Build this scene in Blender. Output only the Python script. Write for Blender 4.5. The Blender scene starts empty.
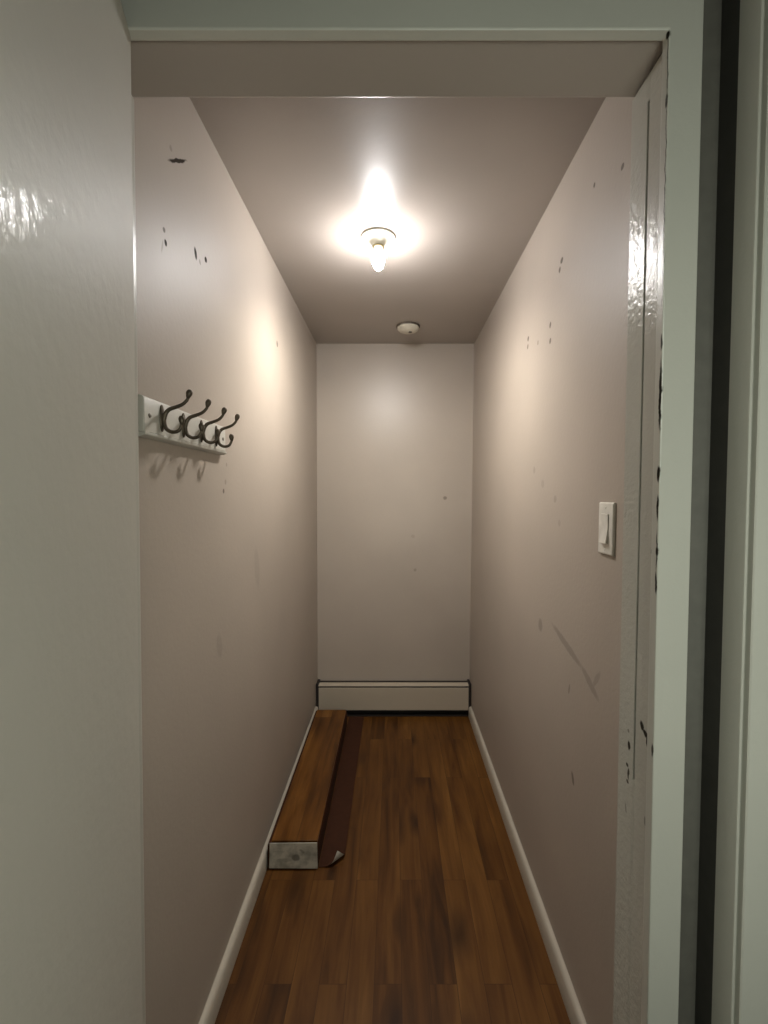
import bpy, bmesh, math, random
from mathutils import Vector, Matrix
PI = math.pi
sc = bpy.context.scene
COL = sc.collection
random.seed(4)

# ------------------------------------------------------------------ mesh helpers
def bm_box(bm, x0, x1, y0, y1, z0, z1, mat=0):
    vs = [bm.verts.new((x, y, z)) for z in (z0, z1) for y in (y0, y1) for x in (x0, x1)]
    fs = []
    for q in ((0, 2, 3, 1), (4, 5, 7, 6), (0, 1, 5, 4), (2, 6, 7, 3), (0, 4, 6, 2), (1, 3, 7, 5)):
        f = bm.faces.new([vs[i] for i in q]); f.material_index = mat; fs.append(f)
    return vs, fs

def bm_loft(bm, rings, close=True, cap=True, mat=0):
    """rings: lists of points of one length, joined in turn"""
    R = [[bm.verts.new(p) for p in r] for r in rings]
    n = len(R[0])
    for a, b in zip(R, R[1:]):
        for i in range(n if close else n - 1):
            f = bm.faces.new((a[i], a[(i + 1) % n], b[(i + 1) % n], b[i])); f.material_index = mat
    if cap:
        for r in (R[0][::-1], R[-1]):
            f = bm.faces.new(r); f.material_index = mat
    return R

def bm_lathe(bm, prof, seg=40, mat=0, centre=(0, 0, 0)):
    """prof: (radius, z) from one end to the other"""
    cx, cy, cz = centre
    rings = [[(cx + max(r, 1e-5) * math.cos(2 * PI * i / seg), cy + max(r, 1e-5) * math.sin(2 * PI * i / seg), cz + z)
              for i in range(seg)] for r, z in prof]
    bm_loft(bm, rings, True, True, mat)

def bm_tube(bm, pts, rad, seg=12, flat=None):
    pts = [Vector(p) for p in pts]
    rings = []
    n = len(pts)
    up = Vector((0, 1, 0))
    for i, p in enumerate(pts):
        t = (pts[min(i + 1, n - 1)] - pts[max(i - 1, 0)]).normalized()
        a = up - t * up.dot(t)
        a.normalize(); b = t.cross(a)
        r = rad[i] if isinstance(rad, (list, tuple)) else rad
        fl = flat[i] if flat else 1.0
        rings.append([p + a * (r * fl * math.cos(2 * PI * k / seg)) + b * (r * math.sin(2 * PI * k / seg)) for k in range(seg)])
    bm_loft(bm, rings)

def spline(ctrl, steps=8):
    """Catmull-Rom through the control points"""
    P = [Vector(c) for c in ctrl]
    P = [P[0] * 2 - P[1]] + P + [P[-1] * 2 - P[-2]]
    out = []
    for i in range(1, len(P) - 2):
        for s in range(steps):
            t = s / steps
            a, b, c, d = P[i - 1], P[i], P[i + 1], P[i + 2]
            out.append(0.5 * (2 * b + (c - a) * t + (2 * a - 5 * b + 4 * c - d) * t * t + (3 * b - a - 3 * c + d) * t ** 3))
    out.append(P[-2])
    return out

def obj(name, bm, mats, parent=None, smooth=None, bevel=0.0, seg=2):
    bmesh.ops.recalc_face_normals(bm, faces=bm.faces[:])
    me = bpy.data.meshes.new(name)
    bm.to_mesh(me); bm.free()
    for m in (mats if isinstance(mats, (list, tuple)) else [mats]):
        me.materials.append(m)
    o = bpy.data.objects.new(name, me)
    COL.objects.link(o)
    if parent is not None:
        o.parent = parent
    if bevel:
        b = o.modifiers.new('bevel', 'BEVEL'); b.width = bevel; b.segments = seg
        b.limit_method = 'ANGLE'; b.angle_limit = math.radians(40)
        b.harden_normals = False
    if smooth is not None or bevel:
        me.polygons.foreach_set('use_smooth', [True] * len(me.polygons))
        me.set_sharp_from_angle(angle=math.radians(smooth if smooth is not None else 50))
    return o

def struct(name, bm, mats, parent=None, **k):
    o = obj(name, bm, mats, parent, **k)
    o['kind'] = 'structure'
    return o

def thing(name, label, cat, loc, group=None):
    o = bpy.data.objects.new(name, None)
    o.empty_display_size = 0.05
    COL.objects.link(o)
    o.location = loc
    o['label'] = label; o['category'] = cat
    if group: o['group'] = group
    return o

# ------------------------------------------------------------------ materials
def new_mat(name):
    m = bpy.data.materials.new(name); m.use_nodes = True
    nt = m.node_tree
    return m, nt, nt.nodes['Principled BSDF']

def lnk(nt, a, b): nt.links.new(a, b)

def mark_mask(nt, coord, marks):
    """dark scratches and chips: each (centre, half-sizes, rotation, strength) in object space"""
    out = None
    nz = nt.nodes.new('ShaderNodeTexNoise'); nz.inputs['Scale'].default_value = 55; nz.inputs['Detail'].default_value = 3
    lnk(nt, coord, nz.inputs['Vector'])
    sub = nt.nodes.new('ShaderNodeVectorMath'); sub.operation = 'MULTIPLY_ADD'
    lnk(nt, nz.outputs['Color'], sub.inputs[0]); sub.inputs[1].default_value = (0.007,) * 3; sub.inputs[2].default_value = (-0.0035,) * 3
    add = nt.nodes.new('ShaderNodeVectorMath'); add.operation = 'ADD'
    lnk(nt, coord, add.inputs[0]); lnk(nt, sub.outputs[0], add.inputs[1])
    for c, s, rot, k in marks:
        mp = nt.nodes.new('ShaderNodeMapping'); mp.vector_type = 'TEXTURE'
        mp.inputs['Location'].default_value = c; mp.inputs['Rotation'].default_value = rot; mp.inputs['Scale'].default_value = s
        lnk(nt, add.outputs[0], mp.inputs['Vector'])
        ln = nt.nodes.new('ShaderNodeVectorMath'); ln.operation = 'LENGTH'
        lnk(nt, mp.outputs[0], ln.inputs[0])
        mr = nt.nodes.new('ShaderNodeMapRange')
        mr.inputs['From Min'].default_value = 0.75; mr.inputs['From Max'].default_value = 1.15
        mr.inputs['To Min'].default_value = k; mr.inputs['To Max'].default_value = 0.0
        lnk(nt, ln.outputs['Value'], mr.inputs['Value'])
        if out is None:
            out = mr.outputs[0]
        else:
            mx = nt.nodes.new('ShaderNodeMath'); mx.operation = 'MAXIMUM'
            lnk(nt, out, mx.inputs[0]); lnk(nt, mr.outputs[0], mx.inputs[1]); out = mx.outputs[0]
    return out

def paint(name, col, rough=0.4, bump=0.12, bscale=90, marks=None, mark_col=(0.03, 0.022, 0.015), spec=0.5, dirt=0.06, coat=0.0):
    m, nt, p = new_mat(name)
    tc = nt.nodes.new('ShaderNodeTexCoord')
    n1 = nt.nodes.new('ShaderNodeTexNoise'); n1.inputs['Scale'].default_value = 2.3; n1.inputs['Detail'].default_value = 5
    lnk(nt, tc.outputs['Object'], n1.inputs['Vector'])
    mr = nt.nodes.new('ShaderNodeMapRange'); mr.inputs['From Min'].default_value = 0.3; mr.inputs['From Max'].default_value = 0.7
    mr.inputs['To Min'].default_value = 1 - dirt; mr.inputs['To Max'].default_value = 1 + dirt * 0.5
    lnk(nt, n1.outputs[0], mr.inputs['Value'])
    mul = nt.nodes.new('ShaderNodeMix'); mul.data_type = 'RGBA'; mul.blend_type = 'MULTIPLY'; mul.inputs[0].default_value = 1
    mul.inputs[6].default_value = (*col, 1); lnk(nt, mr.outputs[0], mul.inputs[7])
    colout = mul.outputs[2]
    if marks:
        mask = mark_mask(nt, tc.outputs['Object'], marks)
        mx = nt.nodes.new('ShaderNodeMix'); mx.data_type = 'RGBA'
        lnk(nt, mask, mx.inputs[0]); lnk(nt, colout, mx.inputs[6]); mx.inputs[7].default_value = (*mark_col, 1)
        colout = mx.outputs[2]
        sp = nt.nodes.new('ShaderNodeMapRange'); sp.inputs['To Min'].default_value = spec; sp.inputs['To Max'].default_value = 0.02
        lnk(nt, mask, sp.inputs['Value']); lnk(nt, sp.outputs[0], p.inputs['Specular IOR Level'])
    lnk(nt, colout, p.inputs['Base Color'])
    p.inputs['Roughness'].default_value = rough
    p.inputs['Specular IOR Level'].default_value = spec
    if coat:
        p.inputs['Coat Weight'].default_value = coat; p.inputs['Coat Roughness'].default_value = 0.10
    n2 = nt.nodes.new('ShaderNodeTexNoise'); n2.inputs['Scale'].default_value = bscale; n2.inputs['Detail'].default_value = 3
    lnk(nt, tc.outputs['Object'], n2.inputs['Vector'])
    b = nt.nodes.new('ShaderNodeBump'); b.inputs['Strength'].default_value = bump; b.inputs['Distance'].default_value = 0.004
    lnk(nt, n2.outputs[0], b.inputs['Height']); lnk(nt, b.outputs[0], p.inputs['Normal'])
    if coat: lnk(nt, b.outputs[0], p.inputs['Coat Normal'])
    return m

def plain(name, col, rough=0.5, metal=0.0, spec=0.5):
    m, nt, p = new_mat(name)
    tc = nt.nodes.new('ShaderNodeTexCoord')
    n = nt.nodes.new('ShaderNodeTexNoise'); n.inputs['Scale'].default_value = 40; n.inputs['Detail'].default_value = 3
    lnk(nt, tc.outputs['Object'], n.inputs['Vector'])
    r = nt.nodes.new('ShaderNodeValToRGB')
    r.color_ramp.elements[0].position = 0.3; r.color_ramp.elements[1].position = 0.7
    r.color_ramp.elements[0].color = (*[c * 0.88 for c in col], 1); r.color_ramp.elements[1].color = (*[min(1, c * 1.06) for c in col], 1)
    lnk(nt, n.outputs[0], r.inputs[0]); lnk(nt, r.outputs[0], p.inputs['Base Color'])
    p.inputs['Roughness'].default_value = rough; p.inputs['Metallic'].default_value = metal
    p.inputs['Specular IOR Level'].default_value = spec
    return m

def wood(name, row=0.092, length=1.05, shift=(0, 0), gloss=0.35, dark=1.0):
    m, nt, p = new_mat(name)
    N = nt.nodes.new
    tc = N('ShaderNodeTexCoord')
    sep = N('ShaderNodeSeparateXYZ'); lnk(nt, tc.outputs['Object'], sep.inputs[0])
    ax = N('ShaderNodeMath'); ax.inputs[1].default_value = shift[0]; lnk(nt, sep.outputs[0], ax.inputs[0])
    ay = N('ShaderNodeMath'); ay.inputs[1].default_value = shift[1]; lnk(nt, sep.outputs[1], ay.inputs[0])
    yx = N('ShaderNodeCombineXYZ'); lnk(nt, ay.outputs[0], yx.inputs[0]); lnk(nt, ax.outputs[0], yx.inputs[1])
    br = N('ShaderNodeTexBrick'); br.offset = 0.37; br.offset_frequency = 2; br.squash = 1.0
    br.inputs['Color1'].default_value = (0, 0, 0, 1); br.inputs['Color2'].default_value = (1, 1, 1, 1); br.inputs['Mortar'].default_value = (0, 0, 0, 1)
    br.inputs['Scale'].default_value = 1; br.inputs['Mortar Size'].default_value = 0.0007; br.inputs['Mortar Smooth'].default_value = 0.2
    br.inputs['Bias'].default_value = 0; br.inputs['Brick Width'].default_value = length; br.inputs['Row Height'].default_value = row
    lnk(nt, yx.outputs[0], br.inputs['Vector'])
    # grain: stretched noise, offset plank by plank
    off = N('ShaderNodeVectorMath'); off.operation = 'MULTIPLY'; lnk(nt, br.outputs['Color'], off.inputs[0]); off.inputs[1].default_value = (7, 5, 3)
    add = N('ShaderNodeVectorMath'); lnk(nt, yx.outputs[0], add.inputs[0]); lnk(nt, off.outputs[0], add.inputs[1])
    gm = N('ShaderNodeMapping'); gm.inputs['Scale'].default_value = (2.2, 26, 1); lnk(nt, add.outputs[0], gm.inputs[0])
    g = N('ShaderNodeTexNoise'); g.inputs['Scale'].default_value = 1; g.inputs['Detail'].default_value = 7; g.inputs['Roughness'].default_value = 0.6
    g.inputs['Distortion'].default_value = 0.7; lnk(nt, gm.outputs[0], g.inputs['Vector'])
    gm2 = N('ShaderNodeMapping'); gm2.inputs['Scale'].default_value = (1.6, 7, 1); lnk(nt, add.outputs[0], gm2.inputs[0])
    g2 = N('ShaderNodeTexNoise'); g2.inputs['Scale'].default_value = 1; g2.inputs['Detail'].default_value = 3; lnk(nt, gm2.outputs[0], g2.inputs['Vector'])
    # knots
    km = N('ShaderNodeMapping'); km.inputs['Scale'].default_value = (2.6, 7.5, 1); lnk(nt, add.outputs[0], km.inputs[0])
    kd = N('ShaderNodeTexNoise'); kd.inputs['Scale'].default_value = 2.2; lnk(nt, km.outputs[0], kd.inputs['Vector'])
    kmix = N('ShaderNodeVectorMath'); kmix.operation = 'MULTIPLY_ADD'; lnk(nt, kd.outputs['Color'], kmix.inputs[0]); kmix.inputs[1].default_value = (.35, .35, 0); lnk(nt, km.outputs[0], kmix.inputs[2])
    v = N('ShaderNodeTexVoronoi'); v.inputs['Scale'].default_value = 1; lnk(nt, kmix.outputs[0], v.inputs['Vector'])
    vs = N('ShaderNodeSeparateColor'); lnk(nt, v.outputs['Color'], vs.inputs[0])
    pick = N('ShaderNodeMath'); pick.operation = 'GREATER_THAN'; pick.inputs[1].default_value = 0.35; lnk(nt, vs.outputs[0], pick.inputs[0])
    kr = N('ShaderNodeMapRange'); kr.inputs['From Min'].default_value = 0.05; kr.inputs['From Max'].default_value = 0.34
    kr.inputs['To Min'].default_value = 0.85; kr.inputs['To Max'].default_value = 0; lnk(nt, v.outputs['Distance'], kr.inputs['Value'])
    kn = N('ShaderNodeMath'); kn.operation = 'MULTIPLY'; lnk(nt, kr.outputs[0], kn.inputs[0]); lnk(nt, pick.outputs[0], kn.inputs[1])
    # tone per plank + grain
    s1 = N('ShaderNodeMath'); s1.operation = 'MULTIPLY_ADD'; lnk(nt, br.outputs['Color'], s1.inputs[0]); s1.inputs[1].default_value = 0.24; s1.inputs[2].default_value = -0.66
    s2 = N('ShaderNodeMath'); s2.operation = 'MULTIPLY_ADD'; lnk(nt, g.outputs[0], s2.inputs[0]); s2.inputs[1].default_value = 1.0; lnk(nt, s1.outputs[0], s2.inputs[2])
    s3 = N('ShaderNodeMath'); s3.operation = 'MULTIPLY_ADD'; lnk(nt, g2.outputs[0], s3.inputs[0]); s3.inputs[1].default_value = 1.05; lnk(nt, s2.outputs[0], s3.inputs[2])
    rp = N('ShaderNodeValToRGB'); e = rp.color_ramp.elements
    e[0].position = 0.15; e[0].color = (0.085 * dark, 0.030 * dark, 0.005 * dark, 1)
    e[1].position = 0.95; e[1].color = (0.52 * dark, 0.25 * dark, 0.060 * dark, 1)
    x = e.new(0.42); x.color = (0.22 * dark, 0.083 * dark, 0.014 * dark, 1)
    x = e.new(0.68); x.color = (0.355 * dark, 0.15 * dark, 0.029 * dark, 1)
    lnk(nt, s3.outputs[0], rp.inputs[0])
    mk = N('ShaderNodeMix'); mk.data_type = 'RGBA'; lnk(nt, kn.outputs[0], mk.inputs[0]); lnk(nt, rp.outputs[0], mk.inputs[6]); mk.inputs[7].default_value = (0.045 * dark, 0.013 * dark, 0.002 * dark, 1)
    mo = N('ShaderNodeMix'); mo.data_type = 'RGBA'; lnk(nt, br.outputs['Fac'], mo.inputs[0]); lnk(nt, mk.outputs[2], mo.inputs[6]); mo.inputs[7].default_value = (0.11 * dark, 0.043 * dark, 0.010 * dark, 1)
    lnk(nt, mo.outputs[2], p.inputs['Base Color'])
    p.inputs['Roughness'].default_value = gloss; p.inputs['Specular IOR Level'].default_value = 0.22
    b = N('ShaderNodeBump'); b.inputs['Strength'].default_value = 0.08; b.inputs['Distance'].default_value = 0.002
    lnk(nt, g.outputs[0], b.inputs['Height']); lnk(nt, b.outputs[0], p.inputs['Normal'])
    return m

# wear on the painted walls (object space = world space for the shell)
def spot(y, z, r, k=0.8, rz=None): return ((WX, y, z), (5, r, rz or r), (0, 0, 0), k)
def streak(y0, z0, y1, z1, w, k=0.8):
    L = math.hypot(y1 - y0, z1 - z0) / 2
    return ((WX, (y0 + y1) / 2, (z0 + z1) / 2), (5, L, w), (math.atan2(z1 - z0, y1 - y0), 0, 0), k)
WX = -0.485
left_marks = [streak(1.008, 2.095, 1.096, 2.157, 0.0042, 1.0), spot(0.985, 1.938, 0.006, 0.7), streak(0.989, 1.922, 0.993, 1.908, 0.006, 1.0), streak(0.98, 1.915, 0.973, 1.885, 0.003, 0.3),
              streak(1.135, 1.983, 1.142, 1.955, 0.007, 1.0), streak(1.160, 1.965, 1.168, 1.955, 0.004, 0.5), streak(1.195, 1.990, 1.203, 1.978, 0.008, 1.0),
              spot(1.92, 2.003, 0.013, 0.6), spot(1.304, 1.394, 0.007, 0.7), spot(1.33, 1.47, 0.006, 0.3), spot(1.32, 1.42, 0.007, 0.3),
              spot(1.02, 2.13, 0.006, 0.3), streak(1.25, 1.0, 1.27, 0.93, 0.02, 0.12), streak(1.6, 1.2, 1.63, 1.05, 0.03, 0.1)]
WX = 0.487
right_marks = [spot(1.169, 2.15, 0.006, 0.7), streak(1.02, 2.09, 1.03, 2.10, 0.007, 0.7), spot(1.386, 2.075, 0.011, 0.75, 0.009), spot(1.402, 2.055, 0.009, 0.7),
               spot(1.718, 1.957, 0.010, 0.7), spot(1.722, 1.93, 0.009, 0.6), spot(1.476, 1.92, 0.009, 0.7), spot(1.474, 1.869, 0.009, 0.65), spot(1.60, 1.905, 0.008, 0.4),
               streak(1.53, 0.965, 1.50, 0.935, 0.022, 0.30), streak(1.40, 0.985, 1.17, 0.935, 0.012, 0.28), streak(1.18, 0.94, 1.075, 0.895, 0.012, 0.25),
               streak(1.11, 0.915, 1.07, 0.965, 0.008, 0.2), streak(1.21, 0.60, 1.225, 0.63, 0.008, 0.55), spot(1.40, 1.37, 0.012, 0.2), spot(1.615, 1.47, 0.012, 0.2),
               spot(1.52, 1.42, 0.014, 0.15), streak(1.253, 0.86, 1.26, 0.83, 0.006, 0.35), spot(1.36, 1.30, 0.010, 0.15)]
def bspot(x, z, r, k): return ((x, 2.887, z), (r, 5, r), (0, 0, 0), k)
back_marks = [bspot(0.32, 1.361, 0.012, 0.45), bspot(0.133, 0.907, 0.01, 0.25), bspot(0.12, 1.12, 0.012, 0.12)]
def jm(y0, z0, y1, z1, w, k=0.95):
    L = max(math.hypot(y1 - y0, z1 - z0) / 2, 0.003)
    return ((0.391, (y0 + y1) / 2, (z0 + z1) / 2), (5, L, w), (math.atan2(z1 - z0, y1 - y0), 0, 0), k)
front_jamb_marks = [jm(0.6825, 1.60, 0.6825, 1.58, 0.004), jm(0.6810, 1.57, 0.6810, 1.475, 0.0045), jm(0.6835, 1.424, 0.6835, 1.404, 0.005),
                    jm(0.6835, 1.39, 0.6835, 1.35, 0.0035), jm(0.6845, 1.33, 0.6845, 1.285, 0.003), jm(0.6845, 1.305, 0.6845, 1.295, 0.005), jm(0.6845, 1.27, 0.6845, 1.24, 0.0035),
                    jm(0.706, 1.032, 0.700, 1.018, 0.006), jm(0.700, 1.022, 0.686, 1.014, 0.005), jm(0.687, 1.016, 0.6855, 0.998, 0.005), jm(0.688, 0.89, 0.688, 0.875, 0.004, 0.5),
                    jm(0.6815, 1.96, 0.6815, 1.93, 0.003, 0.9), jm(0.6800, 1.85, 0.6800, 1.70, 0.002, 0.7)]
rear_jamb_marks = [jm(0.741, 0.98, 0.741, 0.965, 0.004), jm(0.742, 0.998, 0.745, 0.994, 0.003, .5), jm(0.745, 0.94, 0.747, 0.935, 0.004, 0.9), jm(0.741, 0.935, 0.741, 0.915, 0.003, 0.9),
                   jm(0.745, 0.914, 0.742, 0.908, 0.004, 0.8), jm(0.749, 0.872, 0.744, 0.855, 0.003, 0.4)]

casing_marks = [((0.3775, 0.6585, z), (0.003, w * 0.78, h), (0, 0, 0), k) for z, h, w, k in (
    (1.525, 0.052, 0.0042, 1.0), (1.60, 0.012, 0.003, 0.9), (1.414, 0.012, 0.0048, 1.0), (1.366, 0.020, 0.0032, 1.0), (1.305, 0.030, 0.0022, 0.9), (1.304, 0.008, 0.0045, 1.0),
    (1.258, 0.017, 0.0030, 1.0), (1.93, 0.012, 0.0035, 0.9), (1.80, 0.17, 0.0016, 0.75), (1.98, 0.05, 0.0018, 0.8), (1.012, 0.010, 0.003, 0.9), (2.018, 0.006, 0.006, 1.0))]
WALL = (0.41, 0.355, 0.30)
TRIM = (0.52, 0.515, 0.46)
M_left = paint('wall_paint_scuffed', WALL, 0.50, spec=0.4, marks=left_marks)
M_right = paint('wall_paint_worn', WALL, 0.50, spec=0.4, marks=right_marks)
M_back = paint('wall_paint_spotted', WALL, 0.38, marks=back_marks)
M_ceil = paint('ceiling_paint', (0.39, 0.345, 0.305), 0.38, bump=0.06, bscale=60)
M_hall = paint('hall_wall_paint', (0.20, 0.21, 0.19), 0.6)
M_trim = paint('trim_gloss_paint', TRIM, 0.30, bump=0.08, bscale=130)
M_casing = paint('casing_gloss_paint_chipped', TRIM, 0.30, bump=0.08, bscale=130, marks=casing_marks, mark_col=(0.012, 0.009, 0.006))
M_jambf = paint('trim_gloss_paint_chipped', TRIM, 0.24, bump=0.3, bscale=110, spec=0.2, marks=front_jamb_marks, mark_col=(0.012, 0.009, 0.006))
M_jambr = paint('trim_gloss_paint_nicked', TRIM, 0.24, bump=0.3, bscale=110, spec=0.2, marks=rear_jamb_marks, mark_col=(0.02, 0.014, 0.009))
M_door = paint('door_gloss_paint', (0.52, 0.505, 0.445), 0.50, spec=0.25, bump=0.22, bscale=55, dirt=0.04, coat=0.06)
M_dark = plain('recess_deep_shade', (0.05, 0.048, 0.042), 0.6)
M_dark2 = plain('recess_shade', (0.125, 0.120, 0.103), 0.6)
M_base = paint('baseboard_paint', (0.46, 0.42, 0.35), 0.35)
M_heat = paint('heater_enamel', (0.46, 0.40, 0.315), 0.35, bump=0.03)
M_black = plain('dark_metal_gap_shade', (0.018, 0.014, 0.012), 0.6)
M_porc = plain('porcelain', (0.80, 0.77, 0.66), 0.25)
M_collar = plain('lampholder_rim_brass', (0.42, 0.36, 0.22), 0.4, 0.6)
M_detector = plain('detector_plastic', (0.62, 0.58, 0.48), 0.45)
M_grille = plain('detector_seam', (0.10, 0.08, 0.06), 0.6)
M_switch = plain('switch_plastic', (0.74, 0.72, 0.65), 0.3)
M_rack = paint('rack_white_paint', (0.52, 0.505, 0.45), 0.35, bump=0.05)
M_hook = plain('hook_dark_pewter', (0.11, 0.09, 0.065), 0.42, 0.7)
M_screw = plain('screw_steel', (0.25, 0.23, 0.2), 0.4, 0.8)
M_brass = plain('knob_metal', (0.5, 0.46, 0.36), 0.3, 1.0)
M_card = plain('carton_brown_inside', (0.046, 0.017, 0.008), 0.8, spec=0.15)
M_floor = wood('wood_plank_flooring', row=0.078, length=0.95, shift=(3.02, 4.1), dark=0.37, gloss=0.45)
M_plank = wood('wood_plank_loose', row=0.097, length=3.0, shift=(5.6, 0.4), dark=0.48)

# white printed end of the carton: grey smudges and one dark smear, no readable print
def carton_white():
    m, nt, p = new_mat('carton_white_print')
    N = nt.nodes.new
    tc = N('ShaderNodeTexCoord')
    n = N('ShaderNodeTexNoise'); n.inputs['Scale'].default_value = 26; n.inputs['Detail'].default_value = 3
    lnk(nt, tc.outputs['Object'], n.inputs['Vector'])
    r = N('ShaderNodeValToRGB'); e = r.color_ramp.elements
    e[0].position = 0.36; e[0].color = (0.36, 0.34, 0.29, 1); e[1].position = 0.58; e[1].color = (0.62, 0.58, 0.50, 1)
    lnk(nt, n.outputs[0], r.inputs[0])
    mask = mark_mask(nt, tc.outputs['Object'], [((0.012, 0, 0.047), (0.016, 5, 0.013), (0, 0, 0), 0.85), ((0.035, 0, 0.072), (0.012, 5, 0.005), (0, 0.6, 0), 0.5),
                                                ((-0.03, 0, 0.038), (0.03, 5, 0.007), (0, 0, 0), 0.35), ((-0.05, 0, 0.07), (0.022, 5, 0.004), (0, 0, 0), 0.25)])
    mx = N('ShaderNodeMix'); mx.data_type = 'RGBA'; lnk(nt, mask, mx.inputs[0]); lnk(nt, r.outputs[0], mx.inputs[6]); mx.inputs[7].default_value = (0.16, 0.15, 0.13, 1)
    lnk(nt, mx.outputs[2], p.inputs['Base Color']); p.inputs['Roughness'].default_value = 0.6
    return m
M_white = carton_white()

def bulb_mat(name, col, power):
    m, nt, p = new_mat(name)
    p.inputs['Base Color'].default_value = (0.9, 0.88, 0.82, 1)
    p.inputs['Emission Color'].default_value = col
    p.inputs['Emission Strength'].default_value = power
    return m

BULB = 450.0
# ------------------------------------------------------------------ the shell
EYE = 1.386
Y0, YH, YB = 0.673, 0.773, 2.887        # hall face of the wall, closet face, closet back wall
HC = 2.316                              # closet ceiling
XLT, XLB, XRT, XRB = -0.480, -0.487, 0.497, 0.480

bm = bmesh.new(); bm_box(bm, -1.30, 1.05, Y0 + .03, 3.0, -0.06, 0.0)
struct('floor', bm, M_floor)
bm = bmesh.new(); bm_box(bm, -1.30, 1.05, -0.60, Y0 + .03, -0.06, 0.0)
struct('floor_hall', bm, plain('hall_low_bounce_floor', (0.035, 0.032, 0.028), 0.95, spec=0.1))  # invented dark floor, cuts light bounced up to the door head
bm = bmesh.new()
bm_loft(bm, [[(XLB, y, 0), (XLT, y, HC), (XLT - .1, y, HC), (XLB - .1, y, 0)] for y in (YH, YB)])
struct('wall_left', bm, M_left)
bm = bmesh.new()
bm_loft(bm, [[(XRB, y, 0), (XRT, y, HC), (XRT + .1, y, HC), (XRB + .1, y, 0)] for y in (YH, YB)])
struct('wall_right', bm, M_right)
bm = bmesh.new(); bm_box(bm, -0.59, 0.60, YB, YB + .1, 0, HC)
struct('wall_back', bm, M_back)
bm = bmesh.new(); bm_box(bm, -0.59, 0.60, YH, YB + .1, HC, HC + .08)
struct('ceiling', bm, M_ceil)
# wall with the doorway, hall side
JL, JR, HD = -0.420, 0.388, 2.03
bm = bmesh.new()
bm_box(bm, -1.20, JL - .042, Y0, YH, 0, HC + .1)
bm_box(bm, JR + .023, 0.425, Y0, YH, 0, HC + .1)
bm_box(bm, JL - .042, JR + .023, Y0, YH, HD + .02, HC + .1)
struct('wall_front', bm, M_hall)
# hall: a narrow passage; unseen window added opposite the closet to light the casing
HB = -0.32
WX0, WX1, WZ0, WZ1 = 0.05, 0.60, 1.04, 1.54
bm = bmesh.new(); bm_box(bm, -1.30, -1.20, HB, YH, 0, 2.416); struct('wall_hall_left', bm, M_hall)
bm = bmesh.new(); bm_box(bm, 0.95, 1.05, HB, YH, 0, 2.416); struct('wall_hall_right', bm, M_hall)
bm = bmesh.new()
bm_box(bm, -1.30, WX0, HB - .1, HB, 0, 2.416); bm_box(bm, WX1, 1.05, HB - .1, HB, 0, 2.416)
bm_box(bm, WX0, WX1, HB - .1, HB, 0, WZ0); bm_box(bm, WX0, WX1, HB - .1, HB, WZ1, 2.416)
struct('wall_hall_back', bm, M_hall)
bm = bmesh.new(); bm_box(bm, -1.30, 1.05, HB - .1, YH, 2.416, 2.50); struct('ceiling_hall', bm, M_hall)
bm = bmesh.new()
for a, b, c, d in ((WX0, WX0 + .03, WZ0, WZ1), (WX1 - .03, WX1, WZ0, WZ1), (WX0 + .03, WX1 - .03, WZ0, WZ0 + .03), (WX0 + .03, WX1 - .03, WZ1 - .03, WZ1)):
    bm_box(bm, a, b, HB - .07, HB - .03, c, d)
struct('fill_window', bm, M_trim)
al = bpy.data.lights.new('fill_window_portal', 'AREA'); al.shape = 'RECTANGLE'; al.size = WX1 - WX0; al.size_y = WZ1 - WZ0
al.cycles.is_portal = True
ao = bpy.data.objects.new('fill_window_portal', al); COL.objects.link(ao); ao.location = ((WX0 + WX1) / 2, HB - .105, (WZ0 + WZ1) / 2)
ao.rotation_euler = (PI / 2, 0, 0)

# door frame: head jamb, side jambs, right jamb in two boards with a gap that is filled low down
def lean(bm, x0, dx):
    """let an upright board lean: x grows by dx from floor to door head"""
    for v in bm.verts: v.co.x += x0 + dx * v.co.z / HD
bm = bmesh.new(); bm_box(bm, JL - .03, JR + .02, Y0, YH + .002, HD, HD + .02); struct('trim_1', bm, M_ceil, bevel=0.003)
bm = bmesh.new(); bm_box(bm, -.02, 0, Y0, YH + .002, 0, HD - .001); lean(bm, -0.440, 0.0185); struct('trim_2', bm, M_trim, bevel=0.004)
bm = bmesh.new(); bm_box(bm, 0, .022, Y0 + .003, 0.7230, 0, HD - .005); lean(bm, 0.385, 0.003); struct('trim_3', bm, M_jambf, bevel=0.0015)
bm = bmesh.new()
bm_box(bm, 0, .022, 0.7275, YH + .002, 0, HD - .005)
bm_box(bm, .0003, .022, 0.7229, 0.7276, 0, 0.925)
bm_box(bm, .0003, .022, 0.7229, 0.7276, 1.985, HD - .005)
lean(bm, 0.385, 0.003)
struct('trim_4', bm, M_jambr)
bm = bmesh.new(); bm_box(bm, JR + .012, JR + .02, 0.7231, 0.7274, 0.925, 1.985); bm_box(bm, JR + .003, JR + .018, Y0 + .004, YH, HD - .0049, HD - .0001)
struct('jamb_gap_shade', bm, M_black)  # black strips behind the jamb gaps, shade put in as colour
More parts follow.
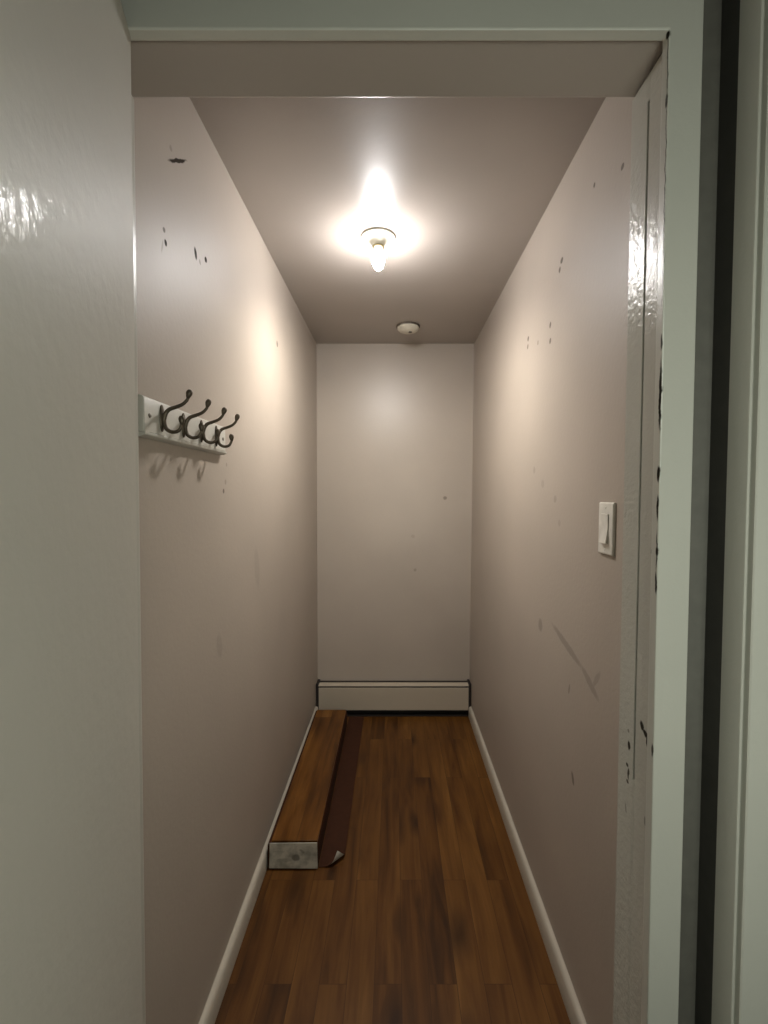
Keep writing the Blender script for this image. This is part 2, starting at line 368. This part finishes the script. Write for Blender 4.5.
# casing on the hall side, one mitred frame round the opening
bm = bmesh.new()
o4 = [(-0.478, 0), (-0.478, HD + .09), (0.424, HD + .09), (0.424, 0)]
i4 = [(-0.432, 0), (-0.432, HD - .008), (0.3775, HD - .008), (0.3775, 0)]
ring = lambda P, y: [bm.verts.new((x, y, z)) for x, z in P]
of, ob, nf, nb = ring(o4, 0.655), ring(o4, Y0), ring(i4, 0.655), ring(i4, Y0)
for k in range(3):
    bm.faces.new((of[k], of[k + 1], nf[k + 1], nf[k])); bm.faces.new((ob[k], nb[k], nb[k + 1], ob[k + 1]))
    bm.faces.new((of[k], ob[k], ob[k + 1], of[k + 1])); bm.faces.new((nf[k], nf[k + 1], nb[k + 1], nb[k]))
for k in (0, 3): bm.faces.new((of[k], nf[k], nb[k], ob[k]))
struct('trim_6', bm, M_casing, bevel=0.002, seg=2)

# narrow gap beside the casing, its shade painted into wall strip and frame side
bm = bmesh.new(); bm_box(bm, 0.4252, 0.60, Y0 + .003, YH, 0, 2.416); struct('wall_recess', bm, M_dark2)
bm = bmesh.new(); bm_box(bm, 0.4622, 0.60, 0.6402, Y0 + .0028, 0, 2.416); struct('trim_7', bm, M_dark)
# neighbouring door frame to the right, nearer than the closet casing: side face, bead, flat face
prof = [(0.462, 0.640), (0.462, 0.606), (0.4626, 0.6035), (0.4645, 0.602), (0.4665, 0.6035), (0.4672, 0.607), (0.4690, 0.607), (0.4690, 0.598),
        (0.4705, 0.5965), (0.56, 0.5965), (0.56, 0.640)]
bm = bmesh.new(); bm_loft(bm, [[(x, y, z) for x, y in prof] for z in (0, 2.416)])
struct('trim_8', bm, M_trim, smooth=35)
bm = bmesh.new(); bm_box(bm, 0.561, 0.95, 0.61, 0.672, 0, 2.416); struct('wall_hall_end', bm, M_hall)

# baseboards
def baseboard(name, prof):
    bm = bmesh.new(); bm_loft(bm, [[(x, y, z) for x, z in prof] for y in (YH + .004, 2.806)])
    return struct(name, bm, M_base, smooth=40)
h, t = 0.068, 0.017
baseboard('baseboard_left', [(XLB, 0), (XLB + t, 0), (XLB + t, h - .012), (XLB + t - .004, h - .004), (XLB + t - .009, h), (XLB, h)])
baseboard('baseboard_right', [(XRB, 0), (XRB - t, 0), (XRB - t, h - .012), (XRB - t + .004, h - .004), (XRB - t + .009, h), (XRB, h)])

# open door leaf, swung out into the hall on its left hinges
ang = math.radians(75.0)
bm = bmesh.new()
DW, DT = 0.795, 0.036
bm_box(bm, 0, DW, -DT, 0, 0.012, HD - .004)
# local x along the leaf, local +y is the face that shows
dl = Vector((0.285, -1.0, 0)).normalized()
door = struct('door_1', bm, M_door, bevel=0.002)
door.matrix_world = Matrix.Translation((-0.387, 0.668, 0)) @ Matrix.Rotation(0.0097, 4, 'Y') @ Matrix.Rotation(math.atan2(dl.y, dl.x), 4, 'Z')
bm = bmesh.new()
bm_lathe(bm, [(0.0, 0), (0.030, 0), (0.031, 0.004), (0.012, 0.010), (0.011, 0.030), (0.024, 0.040), (0.028, 0.052), (0.024, 0.064), (0, 0.068)], 28)
bmesh.ops.rotate(bm, verts=bm.verts[:], cent=(0, 0, 0), matrix=Matrix.Rotation(-PI / 2, 3, 'X'))
bmesh.ops.translate(bm, verts=bm.verts[:], vec=(DW - .065, 0.0, 0.96))
obj('door_knob', bm, M_brass, door, smooth=40)
for z in (0.28, 1.05, 1.80):
    bm = bmesh.new()
    bm_lathe(bm, [(0.0, 0), (0.006, 0.001), (0.006, 0.089), (0, 0.09)], 14, centre=(-0.006, -DT - 0.001, z))
    obj('hinge', bm, M_brass, door, smooth=40)

# ------------------------------------------------------------------ ceiling light
lx, ly = -0.057, 1.703
T = thing('ceiling_light', 'bare lit bulb in a round porcelain lampholder on the closet ceiling', 'light', (lx, ly, HC))
bm = bmesh.new()
bm_lathe(bm, [(0, 0), (0.060, 0), (0.0615, -0.003), (0.0605, -0.007), (0.055, -0.010), (0.046, -0.012), (0.036, -0.015), (0.028, -0.020), (0.0240, -0.027), (0.0232, -0.033), (0.019, -0.033), (0.0, -0.031)], 48)
obj('lampholder', bm, M_porc, T, smooth=35)
bm = bmesh.new(); bm_lathe(bm, [(0.0, -0.0325), (0.0215, -0.0332), (0.0222, -0.0350), (0.0212, -0.0370), (0.0, -0.0372)], 36)
obj('socket_collar', bm, M_collar, T, smooth=35)
bm = bmesh.new()
bm_lathe(bm, [(0.0, -0.037), (0.0150, -0.0373), (0.0160, -0.042), (0.0190, -0.050), (0.0225, -0.060), (0.0240, -0.0680), (0.0, -0.0682)], 36)
obj('bulb_neck', bm, bulb_mat('lit_bulb_neck_glass', (1.0, 0.90, 0.68, 1), 2.2), T, smooth=60)
bm = bmesh.new()
a, b = 0.0243, 0.051
bm_lathe(bm, [(0.0, -0.0684)] + [(a * math.cos(k * PI / 28), -0.0684 - b * math.sin(k * PI / 28)) for k in range(0, 14)] + [(0, -0.0684 - b)], 36)
obj('bulb', bm, bulb_mat('lit_bulb_glass', (1.0, 0.985, 0.98, 1), BULB), T, smooth=60)

# added spot under the bulb tip, a soft wide downward cone lifting the walls
sl = bpy.data.lights.new('bulb_fill_spot', 'SPOT'); sl.energy = 48; sl.color = (1.0, 0.94, 0.86); sl.spot_size = PI; sl.spot_blend = 1.0; sl.shadow_soft_size = 0.022
so = bpy.data.objects.new('bulb_fill_spot', sl); COL.objects.link(so); so.location = (lx, ly, HC - 0.150); so.rotation_euler = (math.radians(16), 0, 0)

# ------------------------------------------------------------------ detector
T = thing('smoke_detector', 'small round off-white smoke detector on the ceiling close to the back wall', 'smoke detector', (0.078, 2.585, HC))
bm = bmesh.new(); bm_lathe(bm, [(0, 0), (0.0655, 0), (0.0665, -0.004), (0.0655, -0.008), (0, -0.0085)], 44); obj('mounting_ring', bm, M_grille, T, smooth=40)
bm = bmesh.new()
bm_lathe(bm, [(0, -0.0080), (0.0600, -0.0082), (0.0620, -0.014), (0.0585, -0.021), (0.050, -0.028), (0.036, -0.034), (0.018, -0.0375), (0, -0.038)], 44); obj('cover', bm, M_detector, T, smooth=40)
bm = bmesh.new(); bm_lathe(bm, [(0, -0.0360), (0.0105, -0.0372), (0.0095, -0.0405), (0, -0.041)], 20, centre=(0.012, -0.012, 0)); obj('test_button', bm, M_grille, T, smooth=40)

# ------------------------------------------------------------------ coat rack
BX = XLT - 0.0032           # wall plane at rack height
RY0, RY1, RZ0, RZ1 = 0.866, 1.283, 1.503, 1.573
T = thing('coat_rack', 'white coat rack board with four dark double hooks on the left wall', 'coat rack', (BX, (RY0 + RY1) / 2, RZ0))
def L(p): return (p[0] - BX, p[1] - (RY0 + RY1) / 2, p[2] - RZ0)
bth = 0.016
bm = bmesh.new()
prof = [(0.0, 0.0), (bth, 0.0), (bth, 0.004), (bth, 0.063), (bth - .004, 0.068), (bth - .010, 0.070), (0, 0.070)]
bm_loft(bm, [[(x, y, z) for x, z in prof] for y in (-(RY1 - RY0) / 2, (RY1 - RY0) / 2)])
obj('board', bm, M_rack, T, bevel=0.0025, seg=3)
bm = bmesh.new()
prof = [(0.0, -0.009), (0.010, -0.009), (0.018, -0.005), (0.019, -0.0004), (0.0, -0.0004)]
bm_loft(bm, [[(x, y, z) for x, z in prof] for y in (-(RY1 - RY0) / 2 - .002, (RY1 - RY0) / 2 + .002)])
obj('lower_moulding', bm, M_rack, T, bevel=0.001)
for y in (0.886, 1.263):
    bm = bmesh.new(); bm_lathe(bm, [(0, 0), (0.0045, 0), (0.0042, 0.0015), (0.002, 0.0026), (0, 0.0028)], 16)
    bmesh.ops.rotate(bm, verts=bm.verts[:], cent=(0, 0, 0), matrix=Matrix.Rotation(PI / 2, 3, 'Y'))
    bmesh.ops.translate(bm, verts=bm.verts[:], vec=(bth, y - (RY0 + RY1) / 2, 0.033)); obj('screw', bm, M_screw, T, smooth=40)

def hook_meshes():
    # local: x out of the board, z up, origin on the board face at the hook's middle
    b = bmesh.new()
    # oval mounting plate
    n = 24
    rings = []
    for x, k in ((0.0, 1.0), (0.0022, 1.0), (0.0036, 0.8)):
        rings.append([(x, 0.0078 * k * math.cos(2 * PI * i / n), 0.027 * k * math.sin(2 * PI * i / n) + .001) for i in range(n)])
    bm_loft(b, rings)
    up = spline([(0.004, 0, -0.004), (0.0085, 0, 0.010), (0.016, 0, 0.0185), (0.030, 0, 0.0235), (0.043, 0, 0.0290), (0.052, 0, 0.0375), (0.0550, 0, 0.045)])
    nn = len(up)
    bm_tube(b, up, [0.0046 - 0.0018 * i / nn for i in range(nn)], 10)
    lo = spline([(0.004, 0, 0.008), (0.0055, 0, -0.010), (0.011, 0, -0.0215), (0.022, 0, -0.0265), (0.034, 0, -0.0235), (0.0405, 0, -0.0125), (0.041, 0, -0.006)])
    nn = len(lo)
    bm_tube(b, lo, [0.0046 - 0.0018 * i / nn for i in range(nn)], 10)
    def knob(c, tilt):
        k = bmesh.new()
        bm_lathe(k, [(0, -0.006), (0.0028, -0.0055), (0.0046, -0.001), (0.0062, 0.004), (0.0060, 0.0085), (0.004, 0.0122), (0, 0.0135)], 16)
        bmesh.ops.rotate(k, verts=k.verts[:], cent=(0, 0, 0), matrix=Matrix.Rotation(tilt, 3, 'Y'))
        bmesh.ops.translate(k, verts=k.verts[:], vec=c)
        return k
    return b, knob((0.0550, 0, 0.0455), 0.3), knob((0.041, 0, -0.007), -0.05)
for y in (0.931, 1.026, 1.121, 1.214):
    b, k1, k2 = hook_meshes()
    hk = obj('hook', b, M_hook, T, smooth=50)
    hk.location = (bth, y - (RY0 + RY1) / 2, 0.034)
    obj('knob', k1, M_hook, hk, smooth=60)
    obj('knob', k2, M_hook, hk, smooth=60)

# ------------------------------------------------------------------ light switch on the right wall
sz = 1.307
sx = XRB + (XRT - XRB) * sz / HC
T = thing('light_switch', 'white rocker light switch plate on the right wall near the doorway', 'light switch', (sx, 1.050, sz))
T.rotation_euler = (0, math.atan2(XRT - XRB, HC), 0)
bm = bmesh.new()
w2, h2 = 0.0365, 0.060
bm_loft(bm, [[(x, k * w2 * sy, k2 * h2 * szz) for sy, szz in ((-1, -1), (1, -1), (1, 1), (-1, 1))] for x, k, k2 in ((0.0, 1, 1), (-0.0035, 1, 1), (-0.0065, 0.93, 0.955))])
obj('wall_plate', bm, M_switch, T, bevel=0.0012, seg=3)
bm = bmesh.new()
bm_loft(bm, [[(-0.0060, -0.0165, -0.0335), (-0.0135, -0.0165, -0.0335), (-0.0082, -0.0165, 0.0), (-0.0095, -0.0165, 0.0335), (-0.0060, -0.0165, 0.0335)],
             [(-0.0060, 0.0165, -0.0335), (-0.0135, 0.0165, -0.0335), (-0.0082, 0.0165, 0.0), (-0.0095, 0.0165, 0.0335), (-0.0060, 0.0165, 0.0335)]])
obj('rocker', bm, M_switch, T, bevel=0.0008)
for z in (-0.048, 0.048):
    bm = bmesh.new(); bm_lathe(bm, [(0, 0), (0.0032, 0), (0.0026, 0.001), (0, 0.0013)], 14)
    bmesh.ops.rotate(bm, verts=bm.verts[:], cent=(0, 0, 0), matrix=Matrix.Rotation(-PI / 2, 3, 'Y'))
    bmesh.ops.translate(bm, verts=bm.verts[:], vec=(-0.0063, 0, z)); obj('screw', bm, M_switch, T, smooth=40)

# ------------------------------------------------------------------ baseboard heater
hx0, hx1, hy = -0.484, 0.479, 2.812
T = thing('baseboard_heater', 'long cream metal baseboard heater along the foot of the back wall', 'heater', (0, YB, 0))
def hb(x0, x1, y0, y1, z0, z1): 
    bm = bmesh.new(); bm_box(bm, x0, x1, y0 - YB, y1 - YB, z0, z1); return bm
ex = 0.016
obj('back_plate', hb(hx0 + ex, hx1 - ex, YB - .028, YB - .001, 0.0, 0.198), M_black, T)
obj('floor_shade_sheet', hb(hx0 + ex, hx1 - ex, hy + .002, YB - .0281, 0.0008, 0.004), M_black, T)  # dark sheet standing in for the shade on the floor under the heater
# front panel with folded upper and lower lips
bm = bmesh.new()
prof = [(0.000, 0.042), (0.012, 0.036), (0.014, 0.038), (0.003, 0.045), (0.003, 0.176), (0.006, 0.180), (0.005, 0.182), (0.000, 0.180)]
bm_loft(bm, [[(x, hy - YB + y, z) for y, z in prof] for x in (hx0 + ex, hx1 - ex)])
obj('front_panel', bm, M_heat, T, smooth=30)
bm = bmesh.new()
prof = [(-0.001, 0.1935), (0.001, 0.1915), (0.046, 0.1925), (0.048, 0.198), (0.006, 0.198), (0.000, 0.1965)]
bm_loft(bm, [[(x, hy - YB + y, z) for y, z in prof] for x in (hx0 + ex - .004, hx1 - ex + .004)])
obj('top_lip', bm, M_heat, T, smooth=30)
for x0, x1 in ((hx0, hx0 + ex - .001), (hx1 - ex + .001, hx1)):
    bm = hb(x0, x1, hy - .004, YB - .001, 0.0, 0.208)
    obj('end_gap_shade', bm, M_black, T, bevel=0.002)  # ends coloured black for the shaded gaps between heater and walls
bm = bmesh.new()
bm_lathe(bm, [(0, -0.44), (0.011, -0.44), (0.011, 0.44), (0, 0.44)], 16)
bmesh.ops.rotate(bm, verts=bm.verts[:], cent=(0, 0, 0), matrix=Matrix.Rotation(PI / 2, 3, 'Y'))
bmesh.ops.translate(bm, verts=bm.verts[:], vec=((hx0 + hx1) / 2, hy - YB + .028, 0.10))
for i in range(70):
    x = -0.42 + i * 0.012
    bm_box(bm, x, x + .0006, hy - YB + .012, hy - YB + .045, 0.055, 0.150)
obj('heating_element', bm, M_black, T)

# ------------------------------------------------------------------ flooring carton with a loose plank on it
cx0, cx1, cy0, cy1, ch = -0.4665, -0.2810, 1.644, 2.700, 0.094
T = thing('flooring_carton', 'long brown carton with white end lying along the left wall', 'carton', ((cx0 + cx1) / 2, cy0, 0))
cw = (cx1 - cx0) / 2
bm = bmesh.new(); bm_box(bm, -cw, cw, 0.002, cy1 - cy0, 0.001, ch)
obj('carton_body', bm, M_card, T, bevel=0.003)
bm = bmesh.new()
pts = [(-cw + .006, 0.007), (cw - .001, 0.006), (cw - .002, 0.1035), (-cw + .009, 0.1015)]
bm_loft(bm, [[(x, y, z) for x, z in pts] for y in (0.0016, -0.0004)])
obj('end_flap', bm, M_white, T)['label'] = 'white end flap with grey smudges'
# side folded down on the floor, its near corner curled up to show the white outside
def flap():
    bm = bmesh.new()
    nx, ny = 14, 60
    W, LN = 0.092, 1.150
    def pos(u, v):
        x, y = cw + 0.0015 + u * W, 0.010 + v * LN
        z = 0.0012 + 0.0025 * (1 - math.exp(-u * 6)) + 0.0015 * math.sin(v * 5 + 1) * u
        # fold line across the near free corner
        q = Vector((x, y)); c = Vector((cw + .0015 + W, 0.010))
        d = (Vector((-1, 1)).normalized()).dot(q - c)       # distance inward from the corner along its diagonal
        R = 0.052
        if d < R:
            s = R - d; rad = 0.020
            a = min(s / rad, 1.9)
            extra = max(0, s - rad * 1.9)
            out = rad * math.sin(a) + extra * math.cos(a)
            upz = rad * (1 - math.cos(a)) + extra * math.sin(a)
            shift = Vector((1, -1)).normalized() * (out - s)
            x += shift.x; y += shift.y; z += upz
        return Vector((x, y, z))
    top = [[pos(i / nx, (j / ny) ** 2.2) for j in range(ny + 1)] for i in range(nx + 1)]
    nrm = [[None] * (ny + 1) for _ in range(nx + 1)]
    for i in range(nx + 1):
        for j in range(ny + 1):
            a = top[min(i + 1, nx)][j] - top[max(i - 1, 0)][j]; b = top[i][min(j + 1, ny)] - top[i][max(j - 1, 0)]
            nrm[i][j] = a.cross(b).normalized()
    A = [[bm.verts.new(top[i][j] + nrm[i][j] * 0.0010) for j in range(ny + 1)] for i in range(nx + 1)]
    B = [[bm.verts.new(top[i][j] - nrm[i][j] * 0.0010) for j in range(ny + 1)] for i in range(nx + 1)]
    for i in range(nx):
        for j in range(ny):
            bm.faces.new((A[i][j], A[i + 1][j], A[i + 1][j + 1], A[i][j + 1])).material_index = 0
            bm.faces.new((B[i][j], B[i][j + 1], B[i + 1][j + 1], B[i + 1][j])).material_index = 1
    for i in range(nx):
        bm.faces.new((A[i][0], B[i][0], B[i + 1][0], A[i + 1][0])); bm.faces.new((A[i][ny], A[i + 1][ny], B[i + 1][ny], B[i][ny]))
    for j in range(ny):
        bm.faces.new((A[0][j], A[0][j + 1], B[0][j + 1], B[0][j])); bm.faces.new((A[nx][j], B[nx][j], B[nx][j + 1], A[nx][j + 1]))
    return bm
obj('side_flap', flap(), [M_card, M_white], T, smooth=40)['label'] = 'side flap folded flat on the floor with a curled corner'

bm = bmesh.new()
pl = [(-0.4540, 1.656), (-0.2835, 1.656), (-0.2855, 2.69), (-0.4560, 2.69)]
bm_loft(bm, [[(x, y, z) for x, y in pl] for z in (0.0, 0.0085)])
pk = obj('floor_plank', bm, M_plank, bevel=0.001)
pk.location = (0, 0, ch + 0.0002)
pk['label'] = 'loose wood-grain floor plank lying on the carton by the left wall'; pk['category'] = 'plank'

# ------------------------------------------------------------------ world light for the added hall window
w = bpy.data.worlds.new('World'); sc.world = w; w.use_nodes = True
bg = w.node_tree.nodes['Background']
bg.inputs[0].default_value = (0.95, 1.0, 0.88, 1); bg.inputs[1].default_value = 10.2

# ------------------------------------------------------------------ camera
cam = bpy.data.cameras.new('camera'); co = bpy.data.objects.new('camera', cam); COL.objects.link(co)
cam.sensor_fit = 'VERTICAL'; cam.sensor_height = 36.0; cam.lens = 460 / 1024 * 36.0
cam.shift_x = -10 / 1024
cam.clip_start = 0.02
co.location = (0, 0, EYE); co.rotation_euler = (PI / 2 - math.atan(18 / 460), 0, 0)
sc.camera = co
sc.view_settings.view_transform = 'Standard'; sc.view_settings.look = 'None'
sc.view_settings.gamma = 1.0; sc.view_settings.use_curve_mapping = False
sc.view_settings.exposure = 0.0
